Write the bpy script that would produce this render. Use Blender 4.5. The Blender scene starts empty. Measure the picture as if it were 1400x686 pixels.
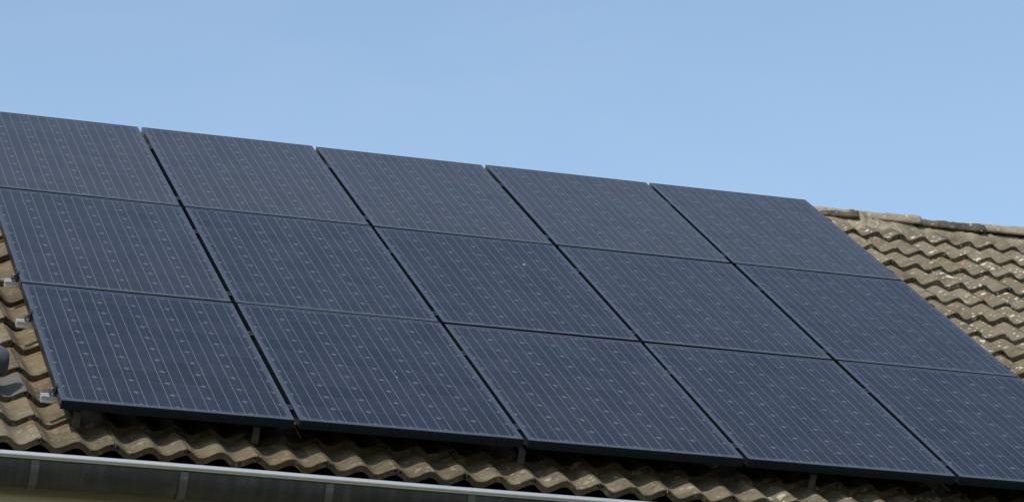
import bpy, bmesh, math, random
from mathutils import Matrix, Vector, noise
random.seed(7)
sc = bpy.context.scene
COL = sc.collection

# ------------------------------------------------------------------ layout
Z0 = 5.4                      # height of the lower edge of the panel field
SLOPE = 0.6141029             # roof pitch
CS, SN = math.cos(SLOPE), math.sin(SLOPE)
PW, PGAP = 1.0, 0.023         # panel pitch and gap along the row
PH, PHGAP = 1.64663, 0.026    # panel pitch and gap up the slope
W, H = PW - PGAP, PH - PHGAP
WAVE, U0 = 0.148843, -0.0665  # tile roll pitch and phase
NC = -0.117                   # height of the tile rolls below the panel glass
RM = Matrix.Translation((0, 0, Z0)) @ Matrix.Rotation(SLOPE, 4, 'X')
HX0, HX1 = U0 - 20 * WAVE, U0 + 66 * WAVE
YR = 4.29

def roof(u, v, n):
    return RM @ Vector((u, v, n))

# ------------------------------------------------------------------ helpers
def link(name, bm, mat, parent=None, smooth=False, label=None):
    me = bpy.data.meshes.new(name)
    bm.normal_update()
    bm.to_mesh(me); bm.free()
    if smooth:
        for p in me.polygons: p.use_smooth = True
    me.materials.append(mat)
    o = bpy.data.objects.new(name, me)
    COL.objects.link(o)
    if parent: o.parent = parent
    if label: o['label'] = label
    return o

def empty(name, loc, rot, label, cat, group=None):
    o = bpy.data.objects.new(name, None)
    COL.objects.link(o)
    o.empty_display_size = 0.1
    o.location = loc; o.rotation_euler = rot
    tag(o, label, cat, group)
    return o

def tag(o, label, cat, group=None):
    o['label'] = label; o['category'] = cat
    if group: o['group'] = group

def box(bm, x0, x1, y0, y1, z0, z1, bev=0.0, seg=1):
    vs = [bm.verts.new((x, y, z)) for z in (z0, z1) for y in (y0, y1) for x in (x0, x1)]
    fs = [(0, 2, 3, 1), (4, 5, 7, 6), (0, 1, 5, 4), (2, 6, 7, 3), (0, 4, 6, 2), (1, 3, 7, 5)]
    faces = [bm.faces.new([vs[i] for i in f]) for f in fs]
    if bev:
        es = list({e for f in faces for e in f.edges})
        bmesh.ops.bevel(bm, geom=es, offset=bev, segments=seg, affect='EDGES', profile=0.5)

def lathe(bm, prof, seg=40, M=Matrix()):
    rings = []
    for r, z in prof:
        rings.append([bm.verts.new(M @ Vector((r * math.cos(2 * math.pi * i / seg), r * math.sin(2 * math.pi * i / seg), z))) for i in range(seg)])
    for a, b in zip(rings, rings[1:]):
        for i in range(seg):
            bm.faces.new((a[i], a[(i + 1) % seg], b[(i + 1) % seg], b[i]))
    bm.faces.new(list(reversed(rings[0]))); bm.faces.new(rings[-1])

# ------------------------------------------------------------------ materials
class N:
    def __init__(s, name):
        s.m = bpy.data.materials.new(name); s.m.use_nodes = True
        s.t = s.m.node_tree; s.t.nodes.clear()
        s.out = s.t.nodes.new('ShaderNodeOutputMaterial')
        s.b = s.t.nodes.new('ShaderNodeBsdfPrincipled')
        s.t.links.new(s.b.outputs[0], s.out.inputs[0])
    def n(s, typ, **kw):
        nd = s.t.nodes.new(typ)
        for k, v in kw.items(): setattr(nd, k, v)
        return nd
    def l(s, a, b): s.t.links.new(a, b)
    def val(s, v, sock):
        if isinstance(v, (int, float)): sock.default_value = v
        else: s.l(v, sock)
    def m2(s, op, a, b=None, c=None):
        nd = s.n('ShaderNodeMath', operation=op)
        s.val(a, nd.inputs[0])
        if b is not None: s.val(b, nd.inputs[1])
        if c is not None: s.val(c, nd.inputs[2])
        return nd.outputs[0]
    def noise(s, vec, scale, detail=4, rough=0.55, dist=0.0):
        nd = s.n('ShaderNodeTexNoise'); s.l(vec, nd.inputs['Vector'])
        nd.inputs['Scale'].default_value = scale; nd.inputs['Detail'].default_value = detail
        nd.inputs['Roughness'].default_value = rough; nd.inputs['Distortion'].default_value = dist
        return nd.outputs['Fac']
    def ramp(s, f, pts):
        nd = s.n('ShaderNodeValToRGB'); s.val(f, nd.inputs[0])
        cr = nd.color_ramp
        while len(cr.elements) < len(pts): cr.elements.new(0.5)
        for e, (p, c) in zip(cr.elements, pts):
            e.position = p; e.color = (c if len(c) == 4 else (*c, 1)) if hasattr(c, '__len__') else (c, c, c, 1)
        return nd.outputs[0]
    def mix(s, f, a, b):
        nd = s.n('ShaderNodeMix', data_type='RGBA')
        s.val(f, nd.inputs[0])
        for v, k in ((a, 6), (b, 7)):
            if hasattr(v, '__len__'): nd.inputs[k].default_value = (*v, 1)
            else: s.l(v, nd.inputs[k])
        return nd.outputs[2]
    def obj(s):
        return s.n('ShaderNodeTexCoord').outputs['Object']
    def bump(s, h, strength, dist):
        nd = s.n('ShaderNodeBump'); s.l(h, nd.inputs['Height'])
        nd.inputs['Strength'].default_value = strength; nd.inputs['Distance'].default_value = dist
        s.l(nd.outputs[0], s.b.inputs['Normal'])
    def set(s, **kw):
        for k, v in kw.items():
            sk = s.b.inputs[k.replace('_', ' ')]
            if hasattr(v, '__len__'): sk.default_value = (*v, 1)
            elif isinstance(v, (int, float)): sk.default_value = v
            else: s.l(v, sk)

def plain(name, col, rough=0.6, metal=0.0, var=0.25, scale=14, ior=1.5, bump=0.0):
    k = N(name); v = k.obj()
    f = k.noise(v, scale, 6, 0.65)
    c = k.mix(f, tuple(x * (1 - var) for x in col), tuple(x * (1 + var) for x in col))
    k.set(Base_Color=c, Roughness=rough, Metallic=metal, IOR=ior)
    if bump: k.bump(k.noise(v, scale * 6, 6, 0.7), bump, 0.003)
    return k.m

def concrete(name, dark, mid, light, lichen=1.0, attr=True, warm=(0.30, 0.18, 0.09)):
    k = N(name); v = k.obj()
    if attr:
        a = k.n('ShaderNodeAttribute', attribute_name='tile_tone').outputs['Fac']
    else:
        a = k.n('ShaderNodeAttribute', attribute_type='OBJECT', attribute_name='weathering').outputs['Fac']
    big = k.noise(v, 2.3, 5, 0.6)
    med = k.noise(v, 17, 6, 0.65, 0.4)
    fine = k.noise(v, 95, 5, 0.75)
    t = k.m2('ADD', k.m2('MULTIPLY', big, 0.35), k.m2('MULTIPLY', med, 0.45))
    t = k.m2('ADD', t, k.m2('MULTIPLY', k.m2('SUBTRACT', fine, 0.5), 0.55))
    t = k.m2('ADD', t, k.m2('MULTIPLY', k.m2('SUBTRACT', a, 0.5), 0.26 if attr else 0.5))
    col = k.ramp(t, [(0.18, dark), (0.42, mid), (0.66, light), (0.9, tuple(x * 1.25 for x in light))])
    # rusty, bare patches and green-grey algae
    w = k.ramp(k.noise(v, 6.5, 5, 0.7, 0.6), [(0.50, 0.0), (0.66, 0.6)])
    if attr:
        run = k.n('ShaderNodeAttribute', attribute_name='tile_run').outputs['Fac']
        rw = k.ramp(k.m2('ADD', run, k.m2('MULTIPLY', k.m2('SUBTRACT', med, 0.5), 0.5)), [(0.35, 0.0), (0.85, 0.55)])
        w = k.m2('MAXIMUM', w, rw)
    col = k.mix(w, col, warm)
    g = k.ramp(k.noise(v, 9.1, 6, 0.7, 0.9), [(0.50, 0.0), (0.66, 0.65)])
    col = k.mix(g, col, (0.070, 0.067, 0.040))
    if attr:       # grey lichen film, heavier along the far part
        gx = k.n('ShaderNodeSeparateXYZ'); k.l(v, gx.inputs[0])
        gf = k.m2('MULTIPLY', k.ramp(k.m2('MULTIPLY', gx.outputs[0], 0.1), [(0.1, 0.12), (0.5, 0.62)]), k.ramp(k.noise(v, 4.7, 5, 0.65), [(0.35, 0.35), (0.6, 1.0)]))
        col = k.mix(gf, col, k.mix(med, (0.105, 0.092, 0.067), (0.225, 0.200, 0.152)))
    # broad dark stains
    col = k.mix(k.ramp(k.noise(v, 3.7, 6, 0.72, 1.2), [(0.50, 0.0), (0.63, 0.5)]), col, dark)
    # dark specks
    ds = k.ramp(k.noise(v, 160, 3, 0.6), [(0.58, 0.0), (0.70, 0.75)])
    col = k.mix(ds, col, (0.05, 0.042, 0.03))
    # pale lichen spots of uneven size, gathered in patches
    mp = k.n('ShaderNodeMapping'); k.l(v, mp.inputs[0])
    wob = k.n('ShaderNodeTexNoise'); k.l(v, wob.inputs['Vector']); wob.inputs['Scale'].default_value = 60
    va = k.n('ShaderNodeVectorMath', operation='MULTIPLY_ADD')
    k.l(wob.outputs['Color'], va.inputs[0]); va.inputs[1].default_value = (0.009, 0.009, 0.009); k.l(v, va.inputs[2])
    spots = None
    for sc_, r0, r1, thr in ((17, 0.22, 0.32, 0.70), (36, 0.24, 0.36, 0.62), (10, 0.17, 0.25, 0.70)):
        vo = k.n('ShaderNodeTexVoronoi'); k.l(va.outputs[0], vo.inputs['Vector']); vo.inputs['Scale'].default_value = sc_
        pick = k.m2('GREATER_THAN', k.n('ShaderNodeSeparateColor').outputs[0], 0.5)
        sep = k.t.nodes[-2] if False else None
        sp = k.n('ShaderNodeSeparateColor'); k.l(vo.outputs['Color'], sp.inputs[0])
        on = k.m2('GREATER_THAN', sp.outputs[0], thr)
        dot = k.ramp(vo.outputs['Distance'], [(r0, 1.0), (r1, 0.0)])
        dot = k.m2('MULTIPLY', dot, on)
        spots = dot if spots is None else k.m2('MAXIMUM', spots, dot)
    patch = k.ramp(k.noise(v, 3.1, 3, 0.6), [(0.43, 0.14), (0.56, 1.0)])
    if attr:       # the lichen grows thickest towards the far end of the roof
        sx = k.n('ShaderNodeSeparateXYZ'); k.l(v, sx.inputs[0])
        patch = k.m2('MULTIPLY', patch, k.ramp(k.m2('MULTIPLY', sx.outputs[0], 0.1), [(0.15, 0.22), (0.5, 1.0)]))
    spots = k.m2('MULTIPLY', k.m2('MULTIPLY', spots, patch), 0.9 * lichen)
    tint = k.mix(k.noise(v, 30, 2), (0.527, 0.510, 0.442), (0.357, 0.340, 0.264))
    col = k.mix(spots, col, tint)
    k.set(Base_Color=col, Roughness=0.92, Specular_IOR_Level=0.25)
    h = k.m2('ADD', k.m2('MULTIPLY', fine, 0.6), k.m2('MULTIPLY', med, 1.0))
    h = k.m2('ADD', h, k.m2('MULTIPLY', spots, 0.5))
    k.bump(h, 1.0, 0.009)
    return k.m

M_TILE = concrete('weathered_concrete_tile', (0.030, 0.0245, 0.015), (0.098, 0.079, 0.049), (0.188, 0.156, 0.105), warm=(0.16, 0.10, 0.047))
M_RIDGE = concrete('weathered_ridge_tile', (0.055, 0.044, 0.031), (0.165, 0.138, 0.102), (0.30, 0.255, 0.19), attr=False, lichen=1.0, warm=(0.19, 0.135, 0.085))
M_MORTAR = concrete('old_mortar', (0.10, 0.086, 0.062), (0.25, 0.218, 0.162), (0.37, 0.325, 0.25), lichen=0.6, attr=False, warm=(0.24, 0.19, 0.125))
M_VENT = plain('grey_plastic', (0.051, 0.053, 0.057), 0.42, 0, 0.12, 20)
M_VENTTILE = plain('grey_vent_tile', (0.064, 0.059, 0.050), 0.7, 0, 0.25, 30, bump=0.3)
M_ALU = plain('brushed_aluminium', (0.80, 0.81, 0.82), 0.36, 0.85, 0.1, 40)
M_STEEL = plain('stainless_steel', (0.12, 0.117, 0.105), 0.5, 0.4, 0.15, 40)
M_ZINC = plain('weathered_zinc', (0.05, 0.049, 0.047), 0.62, 0.25, 0.25, 9)
def zinc():
    k = N('weathered_zinc'); v = k.obj()
    mp = k.n('ShaderNodeMapping'); k.l(v, mp.inputs[0]); mp.inputs['Scale'].default_value = (30, 3, 3)
    st = k.noise(mp.outputs[0], 1.0, 5, 0.65); bl = k.noise(v, 5, 6, 0.7)
    t = k.m2('ADD', k.m2('MULTIPLY', st, 0.5), k.m2('MULTIPLY', bl, 0.5))
    k.set(Base_Color=k.ramp(t, [(0.36, (0.021, 0.020, 0.019)), (0.52, (0.037, 0.036, 0.034)), (0.66, (0.068, 0.066, 0.062))]), Roughness=0.62, Metallic=0.25)
    k.bump(bl, 0.25, 0.01)
    return k.m
M_ZINC = zinc()
M_BEAD = plain('worn_zinc_bead', (0.527, 0.527, 0.518), 0.36, 0.7, 0.15, 12)
M_BRACKET = plain('zinc_bracket', (0.089, 0.087, 0.082), 0.55, 0.3, 0.25, 25)
M_DECK = plain('roof_underlay', (0.03, 0.024, 0.02), 0.9)
M_FASCIA = plain('cream_fascia_paint', (0.42, 0.35, 0.24), 0.7, 0, 0.12, 6)
M_WALL = plain('cream_render', (0.50, 0.44, 0.34), 0.9, 0, 0.1, 5, bump=0.4)
M_CLAMP = plain('black_clamp', (0.008, 0.008, 0.01), 0.5, 0.0, 0.2, 30)
M_DROP = plain('bird_lime', (0.30, 0.29, 0.26), 0.9, 0, 0.2, 60)
M_GRASS = plain('grass_ground', (0.05, 0.06, 0.028), 0.95, 0, 0.4, 0.8)

def frame_mat():
    k = N('black_anodised_frame'); v = k.obj()
    f = k.noise(v, 30, 4)
    base = k.mix(f, (0.005, 0.006, 0.008), (0.010, 0.011, 0.014))
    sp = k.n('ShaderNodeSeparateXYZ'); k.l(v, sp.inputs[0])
    top = k.m2('GREATER_THAN', sp.outputs[2], -0.0019)           # bluish sky sheen painted into the upper lip's colour
    lip_sheen = k.m2('MULTIPLY', top, k.m2('MULTIPLY_ADD', k.noise(v, 12, 4, 0.7), 0.17, 0.03))
    k.set(Base_Color=k.mix(lip_sheen, base, (0.24, 0.30, 0.41)), Roughness=0.25, Metallic=0.0, IOR=1.42)
    return k.m
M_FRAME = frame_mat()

MX, MY = 0.024, 0.032
def cell_mat():
    k = N('solar_cells_under_glass'); v = k.obj()
    sp = k.n('ShaderNodeSeparateXYZ'); k.l(v, sp.inputs[0])
    X, Y = sp.outputs[0], sp.outputs[1]
    px, py = (W - 2 * MX) / 6, (H - 2 * MY) / 10
    a = k.m2('DIVIDE', k.m2('SUBTRACT', X, MX), px)
    b = k.m2('DIVIDE', k.m2('SUBTRACT', Y, MY), py)
    ax = k.m2('SUBTRACT', 0.5, k.m2('ABSOLUTE', k.m2('SUBTRACT', k.m2('FRACT', a), 0.5)))
    by = k.m2('SUBTRACT', 0.5, k.m2('ABSOLUTE', k.m2('SUBTRACT', k.m2('FRACT', b), 0.5)))
    dx, dy = k.m2('MULTIPLY', ax, px), k.m2('MULTIPLY', by, py)
    inx = k.m2('MULTIPLY', k.m2('GREATER_THAN', a, 0.0), k.m2('LESS_THAN', a, 6.0))
    iny = k.m2('MULTIPLY', k.m2('GREATER_THAN', b, 0.0), k.m2('LESS_THAN', b, 10.0))
    ins = k.m2('MULTIPLY', inx, iny)
    dia = k.m2('LESS_THAN', k.m2('ADD', dx, dy), DIA)
    gapl = k.m2('LESS_THAN', k.m2('MINIMUM', dx, dy), 0.0009)
    bs = k.m2('ABSOLUTE', k.m2('SUBTRACT', k.m2('FRACT', k.m2('MULTIPLY', a, 3.0)), 0.5))
    bus = k.m2('LESS_THAN', k.m2('MULTIPLY', bs, px / 3), BUSW)
    bin_ = k.m2('MULTIPLY', inx, k.m2('MULTIPLY', k.m2('GREATER_THAN', Y, 0.017), k.m2('LESS_THAN', Y, H - 0.017)))
    bus = k.m2('MULTIPLY', bus, bin_)
    # slight colour differences from cell to cell
    cell = k.n('ShaderNodeCombineXYZ')
    k.l(k.m2('FLOOR', a), cell.inputs[0]); k.l(k.m2('FLOOR', b), cell.inputs[1])
    orand = k.n('ShaderNodeObjectInfo').outputs['Random']
    k.l(k.m2('MULTIPLY', orand, 97.0), cell.inputs[2])
    wn = k.n('ShaderNodeTexWhiteNoise'); k.l(cell.outputs[0], wn.inputs['Vector'])
    ccol = k.mix(wn.outputs['Value'], CELL_A, CELL_B)
    back = k.mix(0.5, (0.030, 0.032, 0.042), (0.030, 0.032, 0.042))
    col = k.mix(ins, back, ccol)
    col = k.mix(k.m2('MULTIPLY', gapl, ins), col, (0.035, 0.038, 0.05))
    col = k.mix(k.m2('MULTIPLY', dia, ins), col, DIAC)
    # fine print lines vary the ribbon brightness along the length
    bn = k.noise(v, 7, 3)
    col = k.mix(k.m2('MULTIPLY', bus, k.m2('MULTIPLY_ADD', bn, 0.6, 0.55)), col, BUSC)
    # dust film: streaks running down the slope and a line along the lower edge
    mp = k.n('ShaderNodeMapping'); k.l(v, mp.inputs[0]); mp.inputs['Scale'].default_value = (26, 2.2, 1)
    addv = k.n('ShaderNodeVectorMath', operation='ADD'); k.l(mp.outputs[0], addv.inputs[0])
    cb = k.n('ShaderNodeCombineXYZ'); k.l(k.m2('MULTIPLY', orand, 50.0), cb.inputs[2]); k.l(cb.outputs[0], addv.inputs[1])
    st = k.noise(addv.outputs[0], 1.0, 4, 0.6)
    bl = k.noise(v, 4.0, 4, 0.6)
    dust = k.m2('MULTIPLY_ADD', k.m2('MULTIPLY', st, bl), DUST, k.m2('MULTIPLY', orand, 0.009))
    grey_mix = k.n('ShaderNodeAttribute', attribute_type='OBJECT', attribute_name='grey_mix').outputs['Fac']
    dust = k.m2('ADD', dust, grey_mix)
    low = k.m2('MULTIPLY', k.m2('SUBTRACT', 1.0, k.m2('MINIMUM', k.m2('DIVIDE', Y, 0.05), 1.0)), 0.05)
    dust = k.m2('ADD', dust, low)
    rim = k.m2('LESS_THAN', k.m2('ADD', Y, k.m2('MULTIPLY', st, 0.02)), 0.031)
    dust = k.m2('ADD', dust, k.m2('MULTIPLY', rim, 0.05))
    spk = k.ramp(k.noise(v, 210, 2, 0.5), [(0.73, 0.0), (0.78, 0.35)])
    dust = k.m2('ADD', dust, spk)
    col = k.mix(dust, col, (0.30, 0.29, 0.27))
    k.set(Base_Color=col, IOR=GIOR, Specular_Tint=(0.80, 0.94, 1.10))
    k.set(Roughness=k.m2('MULTIPLY_ADD', k.noise(v, 9, 4), 0.10, 0.10))
    return k.m
DIA, BUSW, BUSC, DIAC = 0.0150, 0.0016, (0.088, 0.092, 0.103), (0.055, 0.063, 0.078)
CELL_A, CELL_B = (0.003, 0.0038, 0.010), (0.0085, 0.009, 0.0185)
DUST, GIOR = 0.045, 1.235
M_CELL = cell_mat()

# ------------------------------------------------------------------ tile roof
def wave(u):
    k = ((u - U0) / WAVE) % 1.0
    q = 0.40
    ph = 0.5 * k / q if k < q else 0.5 + 0.5 * (k - q) / (1 - q)
    return -0.5 * TH * (1 - math.cos(2 * math.pi * ph))
TH, THICK = 0.034, 0.033
COURSES = [-0.144, 0.140, 0.432, 0.775, 1.128, 1.478, 1.820, 2.160, 2.530, 2.862, 3.186, 3.513, 3.842, 4.173, 4.500, 4.826]
COURSES.append(5.155)

def tile_surface(u, v):
    """height of the tile skin at (u, v), without the small unevenness"""
    c0 = max([c for c in COURSES if c <= v + 1e-6] or [COURSES[0]])
    return NC + wave(u) - THICK * min(1.0, (v - c0) / 0.334)

def add_tile(bm, lay, j, v0, v1, rnd, uoff=0.0):
    """one concrete tile, two rolls wide, with rounded nose, hollow front and open joint"""
    ua, ub = U0 + 2 * j * WAVE + 0.0016, U0 + 2 * (j + 1) * WAVE - 0.0016
    tilt = rnd.uniform(-0.006, 0.006); dz = rnd.uniform(-0.003, 0.004); dv = rnd.uniform(-0.007, 0.007)
    skew = rnd.uniform(-0.010, 0.010); tone = rnd.random(); sd = rnd.random() * 100
    nu = 20; rl = bm.verts.layers.float['tile_run']
    us = [ua, ua + 0.005, ua + 0.012] + [ua + 0.012 + (ub - ua - 0.024) * i / nu for i in range(1, nu)] + [ub - 0.012, ub - 0.005, ub]
    L = v1 - v0 + 0.06
    rows = []
    top_t = [(1.0, 0), (0.66, 0), (0.33, 0), (0.12, 0), (0.035, 0), (0.012, -0.0012), (0.0, -0.0055)]
    front = [-0.011, -0.020, -THICK - 0.001]
    def pt(u, t, drop, back=0.0):
        f = (u - ua) / (ub - ua) - 0.5
        v = v0 + t * L + dv + skew * f + back
        nz = noise.noise(Vector((u * 9 + sd, v * 9, 0))) * 0.0022 + noise.noise(Vector((u * 38 + sd, v * 38, 3))) * 0.0014
        chip = 0.0
        if t < 0.05:
            chip = max(0, noise.noise(Vector((u * 55 + sd, 7.7, sd))) - 0.2) * 0.022
        n = NC + wave(u) - THICK * min(1.15, t * L / 0.334) + dz + tilt * f + nz + drop - chip * 0.4
        vv = bm.verts.new((u, v + chip, n)); vv[rl] = t
        return vv
    for t, d in top_t: rows.append([pt(u, t, d) for u in us])
    for i, d in enumerate(front): rows.append([pt(u, 0.0, d, 0.0015 * (i + 1)) for u in us])
    rows.append([pt(u, 0.16, -THICK - 0.001) for u in us])
    nf = len(top_t)
    faces = []
    for r in range(len(rows) - 1):
        for i in range(len(us) - 1):
            if r in (nf, nf + 0) and i in (1, len(us) - 3):
                continue                       # the drainage hollows seen at the joint
            f = bm.faces.new((rows[r][i], rows[r + 1][i], rows[r + 1][i + 1], rows[r][i + 1]))
            f.smooth = not (nf <= r + 1 and r >= nf - 1)
            faces.append(f)
    for side in (0, -1):                       # side cheeks
        for r in range(0, nf - 1):
            a, b = rows[r][side], rows[r + 1][side]
            c = bm.verts.new((a.co.x, a.co.y, a.co.z - 0.02)); d = bm.verts.new((b.co.x, b.co.y, b.co.z - 0.02))
            faces.append(bm.faces.new((a, b, d, c)))
    for f in faces: f[lay] = tone

def bm_tiles(skip=()):
    bm = bmesh.new(); lay = bm.faces.layers.float.new('tile_tone'); bm.verts.layers.float.new('tile_run')
    rnd = random.Random(3)
    for c in range(len(COURSES) - 1):
        v0, v1 = COURSES[c], COURSES[c + 1]
        for j in range(-10, 33):
            if (c, j) in skip: continue
            add_tile(bm, lay, j, v0, v1 if c < len(COURSES) - 2 else v1 - 0.06, rnd)
    return bm

house = empty('house', (0, 0, 0), (0, 0, 0), 'house with weathered brown tiled roof and dark gutter under the solar panels', 'house')
VT = (2, -1)
troof = link('tiled_roof', bm_tiles({VT}), M_TILE, house)
troof.matrix_local = RM
back = troof.copy(); COL.objects.link(back); back.parent = house
back.matrix_local = Matrix.Translation((HX0 + HX1, 2 * YR, 0)) @ Matrix.Rotation(math.pi, 4, 'Z') @ RM

# deck under the tiles, walls, fascia
for side in (0, 1):
    bm = bmesh.new(); box(bm, HX0 + 0.02, HX1 - 0.02, -0.10, 5.15, -0.235, -0.205)
    d = link('roof_deck', bm, M_DECK, house)
    d.matrix_local = RM if side == 0 else Matrix.Translation((HX0 + HX1, 2 * YR, 0)) @ Matrix.Rotation(math.pi, 4, 'Z') @ RM
bm = bmesh.new()
def wall_z(y): return Z0 + (y * SN - 0.245) / CS
prof = [(0.05, 0.0), (2 * YR - 0.05, 0.0), (2 * YR - 0.05, wall_z(0.05)), (YR, wall_z(YR)), (0.05, wall_z(0.05))]
ends = [[bm.verts.new((x, y, z)) for y, z in prof] for x in (HX0 + 0.12, HX1 - 0.12)]
bm.faces.new(ends[0]); bm.faces.new(list(reversed(ends[1])))
for i in range(5):
    k = (i + 1) % 5
    bm.faces.new((ends[0][k], ends[0][i], ends[1][i], ends[1][k]))
bmesh.ops.recalc_face_normals(bm, faces=bm.faces)
link('wall', bm, M_WALL, house)
bm = bmesh.new(); box(bm, HX0 + 0.03, HX1 - 0.03, -0.012, 0.012, Z0 - 0.56, Z0 - 0.272, 0.003)
link('fascia_board', bm, M_FASCIA, house)

# ------------------------------------------------------------------ gutter
GY, GZ, GR = -0.120, Z0 - 0.312, 0.095
BEADR = 0.0145
def gutter_arc(r, a0, a1, n):
    return [(GY + r * math.cos(a0 + (a1 - a0) * i / n), GZ + r * math.sin(a0 + (a1 - a0) * i / n)) for i in range(n + 1)]
bm = bmesh.new()
out = gutter_arc(GR, math.pi, 2 * math.pi, 28); inn = gutter_arc(GR - 0.003, 2 * math.pi, math.pi, 28)
sec = out + inn
xs = [HX0 - 0.05 + (HX1 - HX0 + 0.1) * i / 60 for i in range(61)]
rings = []
for x in xs:
    w = noise.noise(Vector((x * 0.9, 0, 0))) * 0.003
    rings.append([bm.verts.new((x, y, z + w)) for y, z in sec])
for a, b in zip(rings, rings[1:]):
    for i in range(len(sec)):
        k = (i + 1) % len(sec)
        bm.faces.new((a[i], b[i], b[k], a[k]))
for rg in (rings[0], rings[-1]): bm.faces.new([v for v in rg])
bmesh.ops.recalc_face_normals(bm, faces=bm.faces)
gutter = link('gutter', bm, M_ZINC, house, smooth=True)
bm = bmesh.new()
rings = []
for x in xs:
    w = noise.noise(Vector((x * 0.9, 0, 0))) * 0.003
    rings.append([bm.verts.new((x, GY - GR - 0.004 + BEADR * math.cos(t * math.pi / 8), GZ + 0.008 + w + BEADR * math.sin(t * math.pi / 8))) for t in range(16)])
for a, b in zip(rings, rings[1:]):
    for i in range(16): bm.faces.new((a[i], a[(i + 1) % 16], b[(i + 1) % 16], b[i]))
bm.faces.new(rings[0]); bm.faces.new(list(reversed(rings[-1])))
bmesh.ops.recalc_face_normals(bm, faces=bm.faces)
link('gutter_rim', bm, M_BEAD, gutter, smooth=True)
# strap brackets
bm = bmesh.new()
sec = gutter_arc(GR + 0.0045, math.pi * 1.03, math.pi * 1.93, 22)
o1 = [[bm.verts.new((x, y, z)) for y, z in sec] for x in (-0.016, 0.016)]
seci = gutter_arc(GR + 0.0005, math.pi * 1.03, math.pi * 1.93, 22)
o2 = [[bm.verts.new((x, y, z)) for y, z in seci] for x in (-0.016, 0.016)]
for i in range(22):
    bm.faces.new((o1[0][i], o1[0][i + 1], o1[1][i + 1], o1[1][i]))
    bm.faces.new((o1[0][i], o2[0][i], o2[0][i + 1], o1[0][i + 1]))
    bm.faces.new((o1[1][i], o1[1][i + 1], o2[1][i + 1], o2[1][i]))
bm.faces.new((o1[0][0], o1[1][0], o2[1][0], o2[0][0]))
bmesh.ops.recalc_face_normals(bm, faces=bm.faces)
br = link('gutter_bracket', bm, M_BRACKET, gutter)
br.location.x = -0.115
for i in range(-4, 16):
    if i == 0: continue
    b = br.copy(); COL.objects.link(b); b.parent = gutter
    b.location.x = -0.115 + 0.603 * i

# ------------------------------------------------------------------ ridge
RZ = 2.818
def bm_ridge(seed):
    bm = bmesh.new(); n = 18; L = 0.455
    secs = []
    for ix in range(15):
        f = ix / 14; x = -L + f * L
        s = 0.95 + 0.10 * f + (0.06 if f > 0.88 else 0.0)
        if ix in (0, 14): s -= 0.02
        row = []
        for lay in (0, 1):
            r = []
            for i in range(n + 1):
                a = math.pi * i / n
                hw, hh = 0.112 * s - 0.016 * lay, 0.080 * s - 0.014 * lay
                nz = noise.noise(Vector((x * 14 + seed * 9, a * 2.5, seed))) * 0.008 + noise.noise(Vector((x * 45 + seed * 9, a * 8, seed))) * 0.005
                if ix == 14: x2 = x + noise.noise(Vector((a * 4, seed, 5))) * 0.012
                else: x2 = x
                r.append(bm.verts.new((x2, -math.cos(a) * (hw + nz), math.sin(a) ** 0.9 * (hh + nz) + (0.0 if lay == 0 else 0.0))))
            row.append(r)
        secs.append(row)
    for A, B in zip(secs, secs[1:]):
        for i in range(n):
            bm.faces.new((A[0][i], A[0][i + 1], B[0][i + 1], B[0][i]))
            bm.faces.new((A[1][i + 1], A[1][i], B[1][i], B[1][i + 1]))
        for i in (0, n): bm.faces.new((A[0][i], B[0][i], B[1][i], A[1][i]))
    for S in (secs[0], secs[-1]):
        for i in range(n): bm.faces.new((S[0][i], S[0][i + 1], S[1][i + 1], S[1][i]))
    bmesh.ops.recalc_face_normals(bm, faces=bm.faces)
    for f in bm.faces: f.smooth = True
    return bm
inv = RM.inverted()
ridge_src = []
for s in range(5):
    o = link('ridge_tile', bm_ridge(s + 1), M_RIDGE, troof)
    ridge_src.append(o)
JO = 5.39
rr = random.Random(11); first = set()
k0 = int((HX0 - JO) / 0.4235) ; k1 = int((HX1 - JO) / 0.4235) + 1
for i in range(k0 + 1, k1 + 1):
    s = (i * 2 + 1) % 5
    if s not in first: o = ridge_src[s]; first.add(s)
    else:
        o = ridge_src[s].copy(); COL.objects.link(o); o.parent = troof
    M = Matrix.Translation((JO + 0.4235 * i + rr.uniform(-.008, .008), YR + rr.uniform(-.006, .006), Z0 + RZ + (0.010 if i >= 3 else 0.0) + rr.uniform(-.007, .007))) @ Matrix.Rotation(rr.uniform(-.012, .012), 4, 'Y') @ Matrix.Rotation(rr.uniform(-.01, .01), 4, 'Z')
    o['weathering'] = {0: 0.2, 1: 0.85, 2: 0.1, 3: 0.9}.get(i, rr.uniform(0.1, 0.8))
    o.matrix_local = inv @ M

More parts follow.
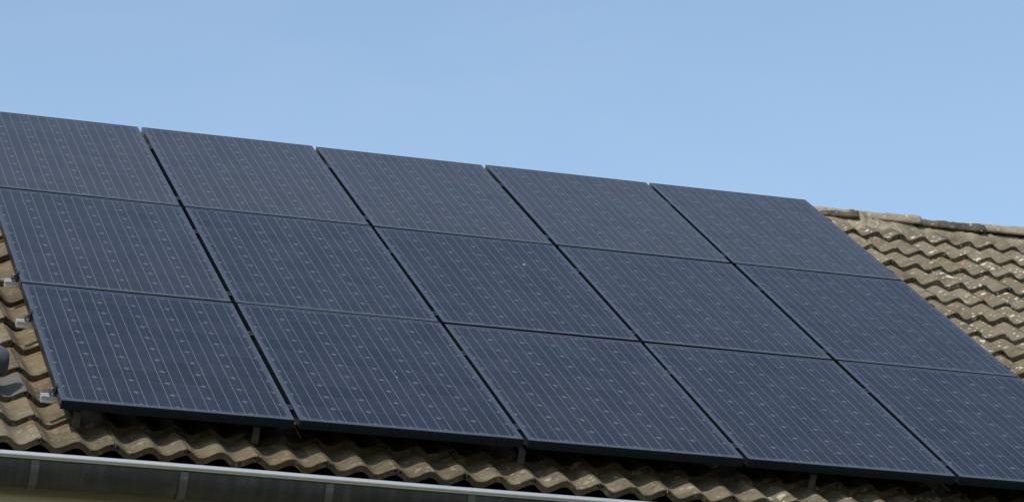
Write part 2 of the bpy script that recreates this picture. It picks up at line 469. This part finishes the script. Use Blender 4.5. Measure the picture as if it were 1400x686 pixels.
bm = bmesh.new()
rings = []
nx = int((HX1 - HX0) / 0.018)
for i in range(nx + 1):
    u = HX0 + 0.02 + (HX1 - HX0 - 0.04) * i / nx
    hi = 1.0 / (1 + math.exp((u - 5.74) * 22))          # well filled left of here, washed out to the right
    a = noise.noise(Vector((u * 5, 0.3, 0))) ; b = noise.noise(Vector((u * 17, 4.3, 0))); c = noise.noise(Vector((u * 50, 9.3, 0)))
    w = a * 0.018 + b * 0.010 + c * 0.003
    lo = 4.975 + a * 0.03 + b * 0.02 + (1 - hi) * 0.02
    pts = [(lo - 0.02, -0.19), (lo, -0.152 + c * .003), (lo + 0.035, -0.131 + w * .5), (lo + 0.07, -0.112 + w * .5),
           (5.058 + w * .4, -0.097 * hi + -0.128 * (1 - hi) + b * .004), (5.080 + w * .4 + (1 - hi) * .02, -0.0745 * hi - 0.125 * (1 - hi) + b * .003), (5.125, -0.080 * hi - 0.135 * (1 - hi)), (5.16, -0.2)]
    rings.append([bm.verts.new((u, v, n + noise.noise(Vector((u * 40, v * 60, 1))) * .006)) for v, n in pts])
for A, B in zip(rings, rings[1:]):
    for i in range(len(A) - 1): bm.faces.new((A[i], B[i], B[i + 1], A[i + 1]))
bmesh.ops.recalc_face_normals(bm, faces=bm.faces)
mo = link('ridge_mortar', bm, M_MORTAR, troof, smooth=True)
mo['weathering'] = 0.5

# ------------------------------------------------------------------ vent pipe on the roof
vent = bpy.data.objects.new('vent_pipe', None); COL.objects.link(vent); vent.parent = house
VU = U0 - WAVE
vent.location = roof(VU - 0.022, 0.555, -0.150); vent.rotation_euler = (SLOPE, 0, 0)
bm = bmesh.new(); lay = bm.faces.layers.float.new('tile_tone'); bm.verts.layers.float.new('tile_run')
add_tile(bm, lay, VT[1], COURSES[VT[0]], COURSES[VT[0] + 1], random.Random(5))
vb = link('vent_tile', bm, M_VENTTILE, vent)
vb.matrix_local = (Matrix.Translation(vent.location) @ Matrix.Rotation(SLOPE, 4, 'X')).inverted() @ RM
bm = bmesh.new()
lathe(bm, [(0.075, -0.035), (0.066, 0.010), (0.058, 0.03), (0.054, 0.05), (0.053, 0.10)], 40)
link('vent_collar', bm, M_VENT, vent, smooth=True)
bm = bmesh.new()
lathe(bm, [(0.076, 0.081), (0.089, 0.076), (0.0915, 0.081), (0.0915, 0.13), (0.088, 0.15), (0.078, 0.166), (0.058, 0.177), (0.03, 0.182), (0.004, 0.184)], 44)
link('vent_cap', bm, M_VENT, vent, smooth=True)

# ------------------------------------------------------------------ solar panels
FD = 0.040
def bm_frame():
    bm = bmesh.new(); lip = 0.0135
    def ring(ins, z):
        return [bm.verts.new(p) for p in ((ins, ins, z), (W - ins, ins, z), (W - ins, H - ins, z), (ins, H - ins, z))]
    rs = [ring(0.026, -FD), ring(0.0, -FD), ring(0.0, -0.0012), ring(0.0012, 0.0), ring(lip - 0.0006, 0.0), ring(lip, -0.0006), ring(lip, -0.007)]
    for a, b in zip(rs, rs[1:]):
        for i in range(4):
            k = (i + 1) % 4
            bm.faces.new((a[i], a[k], b[k], b[i]))
    # soft vertical corners
    return bm
def bm_glass():
    bm = bmesh.new()
    box(bm, 0.0133, W - 0.0133, 0.0133, H - 0.0133, -0.0066, -0.0018)
    return bm
rowname = {2: 'top', 1: 'middle', 0: 'bottom'}
colname = ['leftmost of its row', 'second from the left', 'in the central column', 'second from the right', 'rightmost of its row']
extra = {(0, 0): 'black solar panel at the lower left corner above the gutter, bottom row',
         (0, 2): 'uppermost left black solar panel, cut off by the left photo edge, top row',
         (4, 2): 'uppermost right black solar panel beside the ridge tiles, top row',
         (4, 0): 'black solar panel cut off by the lower right photo corner, bottom row',
         (2, 1): 'black solar panel at the very centre with a white bird dropping, middle row'}
pr = random.Random(21)
fsrc = gsrc = None
for r in range(3):
    for c in range(5):
        lab = extra.get((c, r), 'black framed solar panel in the %s row, %s' % (rowname[r], colname[c]))
        p = empty('solar_panel', roof(c * PW + PGAP / 2, r * PH + 0.0095, pr.uniform(-.0012, .0012)),
                  (SLOPE + pr.uniform(-.0012, .0012), pr.uniform(-.0012, .0012), pr.uniform(-.0006, .0006)), lab, 'solar panel', 'solar panels on the roof')
        if fsrc is None:
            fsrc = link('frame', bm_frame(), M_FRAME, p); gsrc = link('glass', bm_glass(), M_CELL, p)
        else:
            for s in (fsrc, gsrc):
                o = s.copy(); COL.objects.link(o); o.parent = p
        for o in p.children:
            if o.name.startswith('glass'): o['grey_mix'] = (0.0, 0.008, 0.036)[r] + (4 - c) * (0.002, 0.003, 0.006)[r] + pr.uniform(-.004, .004)  # paler grey mixed in, more in higher rows and towards the left
        if (c, r) in ((2, 1), (1, 0)):
            spots = [(2.714, 2.837, .007)] if c == 2 else [(1.584, 0.724, .0034), (1.592, .80, .003)]
            for u, v, rad in spots:
                bm = bmesh.new()
                x, y = u - c * PW - PGAP / 2, v - r * PH - 0.0095
                top = bm.verts.new((x, y, 0.0015)); ring = []
                for i in range(14):
                    a = i / 14 * 2 * math.pi; q = rad * (1 + 0.35 * noise.noise(Vector((math.cos(a) * 2 + u, math.sin(a) * 2, v))))
                    ring.append(bm.verts.new((x + q * math.cos(a), y + 1.3 * q * math.sin(a), -0.0016)))
                for i in range(14): bm.faces.new((ring[i], ring[(i + 1) % 14], top))
                link('bird_dropping', bm, M_DROP, p, smooth=True)

# ------------------------------------------------------------------ mounting rails, clamps, roof hooks
def bm_rail(x0, x1):
    bm = bmesh.new()
    # extruded section with a slot on top and grooves in the sides
    s = [(-0.02, -0.03), (0.02, -0.03), (0.02, -0.022), (0.016, -0.021), (0.016, -0.015), (0.02, -0.013), (0.02, 0.0), (0.007, 0.0), (0.007, -0.004), (0.013, -0.004), (0.013, -0.012),
         (-0.013, -0.012), (-0.013, -0.004), (-0.007, -0.004), (-0.007, 0.0), (-0.02, 0.0), (-0.02, -0.013), (-0.016, -0.015), (-0.016, -0.021), (-0.02, -0.022)]
    A = [bm.verts.new((x0, y, z)) for y, z in s]; B = [bm.verts.new((x1, y, z)) for y, z in s]
    for i in range(len(s)):
        k = (i + 1) % len(s); bm.faces.new((A[i], B[i], B[k], A[k]))
    bm.faces.new(A); bm.faces.new(list(reversed(B)))
    bmesh.ops.recalc_face_normals(bm, faces=bm.faces)
    return bm
def bm_mid():
    bm = bmesh.new()
    box(bm, -0.0108, 0.0108, -0.03, 0.03, 0.0345, 0.0385, 0.0005)
    box(bm, -0.008, 0.008, -0.029, 0.029, 0.001, 0.034)
    lathe(bm, [(0.0055, 0.038), (0.0055, 0.0415), (0.004, 0.042)], 12)
    return bm
def bm_end():
    bm = bmesh.new()
    box(bm, -0.003, 0.007, -0.022, 0.022, 0.0427, 0.0452, 0.0008)
    box(bm, -0.0065, -0.0025, -0.022, 0.022, 0.002, 0.045, 0.0008)
    box(bm, -0.026, -0.007, -0.022, 0.022, 0.016, 0.020, 0.001)
    box(bm, -0.026, -0.0222, -0.022, 0.022, 0.001, 0.0158, 0.001)
    return bm
def bm_bolt():
    bm = bmesh.new()
    lathe(bm, [(0.0085, 0.0195), (0.0085, 0.0212), (0.0066, 0.0214), (0.0066, 0.030), (0.0052, 0.0315)], 14, Matrix.Translation((-0.016, 0, 0)))
    return bm
rails = [(0.185, 0, 'lower'), (1.195, 0, 'upper'), (1.80, 1, 'lower'), (2.84, 1, 'upper'), (3.46, 2, 'lower'), (4.494, 2, 'upper')]
msrc = esrc = bsrc = None
for v, r, w in rails:
    root = empty('mounting_rail', roof(0, v, -FD - 0.0025), (SLOPE, 0, 0), 'aluminium mounting rail under the %s part of the %s panel row' % (w, rowname[r]), 'mounting rail', 'mounting rails under the panels')
    ex = -0.046 + random.uniform(-.006, .006)
    link('rail_bar', bm_rail(ex, 5.03), M_ALU, root)
    for c in range(1, 5):
        if msrc is None: o = msrc = link('mid_clamp', bm_mid(), M_CLAMP, root)
        else: o = msrc.copy(); COL.objects.link(o); o.parent = root
        o.location = (c * PW, 0, 0)
    for side in (0, 1):
        if esrc is None:
            o = esrc = link('end_clamp', bm_end(), M_CLAMP, root); b = bsrc = link('bolt', bm_bolt(), M_STEEL, o)
        else:
            o = esrc.copy(); COL.objects.link(o); o.parent = root
            b = bsrc.copy(); COL.objects.link(b); b.parent = o
        o.location = (PGAP / 2 if side == 0 else 5 * PW - PGAP / 2, 0, 0)
        if side: o.rotation_euler = (0, 0, math.pi)

def bm_hook():
    bm = bmesh.new()
    # flat steel strip: out from under the tile, down the trough, up again to the rail
    path = [(0.26, -0.063), (0.06, -0.060), (-0.005, -0.056), (-0.012, -0.050), (-0.014, -0.040), (-0.014, 0.008), (-0.010, 0.018), (0.0, 0.0215), (0.11, 0.0225)]
    t = 0.005
    a, b = [], []
    for i, (y, z) in enumerate(path):
        p0 = path[max(i - 1, 0)]; p1 = path[min(i + 1, len(path) - 1)]
        d = Vector((p1[0] - p0[0], p1[1] - p0[1])).normalized(); nrm = Vector((-d.y, d.x)) * t
        a.append([bm.verts.new((x, y, z)) for x in (-0.015, 0.015)])
        b.append([bm.verts.new((x, y + nrm.x, z + nrm.y)) for x in (-0.015, 0.015)])
    for i in range(len(path) - 1):
        bm.faces.new((a[i][0], a[i][1], a[i + 1][1], a[i + 1][0]))
        bm.faces.new((b[i][1], b[i][0], b[i + 1][0], b[i + 1][1]))
        for s in (0, 1): bm.faces.new((a[i][s], a[i + 1][s], b[i + 1][s], b[i][s]))
    for i in (0, -1): bm.faces.new((a[i][0], b[i][0], b[i][1], a[i][1]))
    bmesh.ops.recalc_face_normals(bm, faces=bm.faces)
    return bm
hsrc = None
hl = ['leftmost steel roof hook, under the lower left corner of the panels', 'steel roof hook under the bottom left panel, near its right end',
      'steel roof hook close to the gap beside the central bottom panel', 'rightmost steel roof hook, under the bottom panel second from the right']
for (u, v), lab in zip(((0.099, 0.115), (0.855, 0.115), (2.020, 0.115), (3.362, 0.115)), hl):
    if hsrc is None: o = hsrc = link('roof_hook', bm_hook(), M_STEEL)
    else: o = hsrc.copy(); COL.objects.link(o)
    o.location = roof(u, v, -0.10); o.rotation_euler = (SLOPE, 0, 0)
    tag(o, lab, 'roof hook', 'roof hooks below the bottom panels')

# ------------------------------------------------------------------ ground
bm = bmesh.new()
for x in range(0, 1): pass
vs = [bm.verts.new(p) for p in ((-900, -900, 0), (900, -900, 0), (900, 900, 0), (-900, 900, 0))]
bm.faces.new(vs)
g = link('ground', bm, M_GRASS); g['kind'] = 'structure'

# ------------------------------------------------------------------ light
sd = Vector((-0.60, -0.485, 0.882)).normalized()          # towards the sun
sun = bpy.data.objects.new('sun', bpy.data.lights.new('sun', 'SUN')); COL.objects.link(sun)
sun.data.energy = 3.3; sun.data.angle = math.radians(0.53); sun.data.color = (1.0, 0.945, 0.86)
sun.rotation_euler = sd.to_track_quat('Z', 'Y').to_euler()
wd = bpy.data.worlds.new('World'); sc.world = wd; wd.use_nodes = True
t = wd.node_tree; bg = t.nodes['Background']
sky = t.nodes.new('ShaderNodeTexSky'); sky.sky_type = 'NISHITA'; sky.sun_disc = False
sky.sun_elevation = math.asin(sd.z); sky.sun_rotation = math.atan2(sd.x, sd.y)
sky.air_density = 1.0; sky.dust_density = 1.0; sky.ozone_density = 1.0; sky.altitude = 100
tint = t.nodes.new('ShaderNodeVectorMath'); tint.operation = 'MULTIPLY'; tint.inputs[1].default_value = (1.06, 1.035, 0.95)   # white balance of the photograph
t.links.new(sky.outputs[0], tint.inputs[0])
# very thin high haze
gc = t.nodes.new('ShaderNodeTexCoord'); mp = t.nodes.new('ShaderNodeMapping'); mp.inputs['Scale'].default_value = (2.2, 2.2, 7.0); mp.inputs['Rotation'].default_value = (0.25, 0.2, 0)
nz = t.nodes.new('ShaderNodeTexNoise'); nz.inputs['Scale'].default_value = 2.6; nz.inputs['Detail'].default_value = 5; nz.inputs['Distortion'].default_value = 0.8
t.links.new(gc.outputs['Generated'], mp.inputs[0]); t.links.new(mp.outputs[0], nz.inputs['Vector'])
rp = t.nodes.new('ShaderNodeMapRange'); rp.inputs[1].default_value = 0.40; rp.inputs[2].default_value = 0.75; rp.inputs[3].default_value = 0.0; rp.inputs[4].default_value = 0.10
t.links.new(nz.outputs['Fac'], rp.inputs[0])
hz = t.nodes.new('ShaderNodeMix'); hz.data_type = 'RGBA'; hz.inputs[7].default_value = (3.3, 3.9, 4.6, 1)
t.links.new(rp.outputs[0], hz.inputs[0]); t.links.new(tint.outputs[0], hz.inputs[6]); t.links.new(hz.outputs[2], bg.inputs[0]); bg.inputs[1].default_value = 0.146

# ------------------------------------------------------------------ camera
cam = bpy.data.objects.new('camera', bpy.data.cameras.new('camera')); COL.objects.link(cam)
r_ = Vector((0.955779099, -0.294085556, 0.0)); d_ = Vector((0.097791184, 0.317821695, -0.94309398)); f_ = Vector((0.277350317, 0.901389514, 0.332526308))
cm = Matrix((r_, -d_, -f_)).transposed().to_4x4()
cm.translation = Vector((-1.95370751, -12.63375062, -3.81659529 + Z0))
cam.matrix_world = cm
cam.data.sensor_width = 36; cam.data.lens = 4423.786 / 1400 * 36
cam.data.clip_start = 0.1; cam.data.clip_end = 3000
sc.camera = cam
sc.view_settings.view_transform = 'Standard'; sc.view_settings.look = 'None'
sc.view_settings.exposure = 0.55; sc.view_settings.gamma = 1.0; sc.view_settings.use_curve_mapping = False
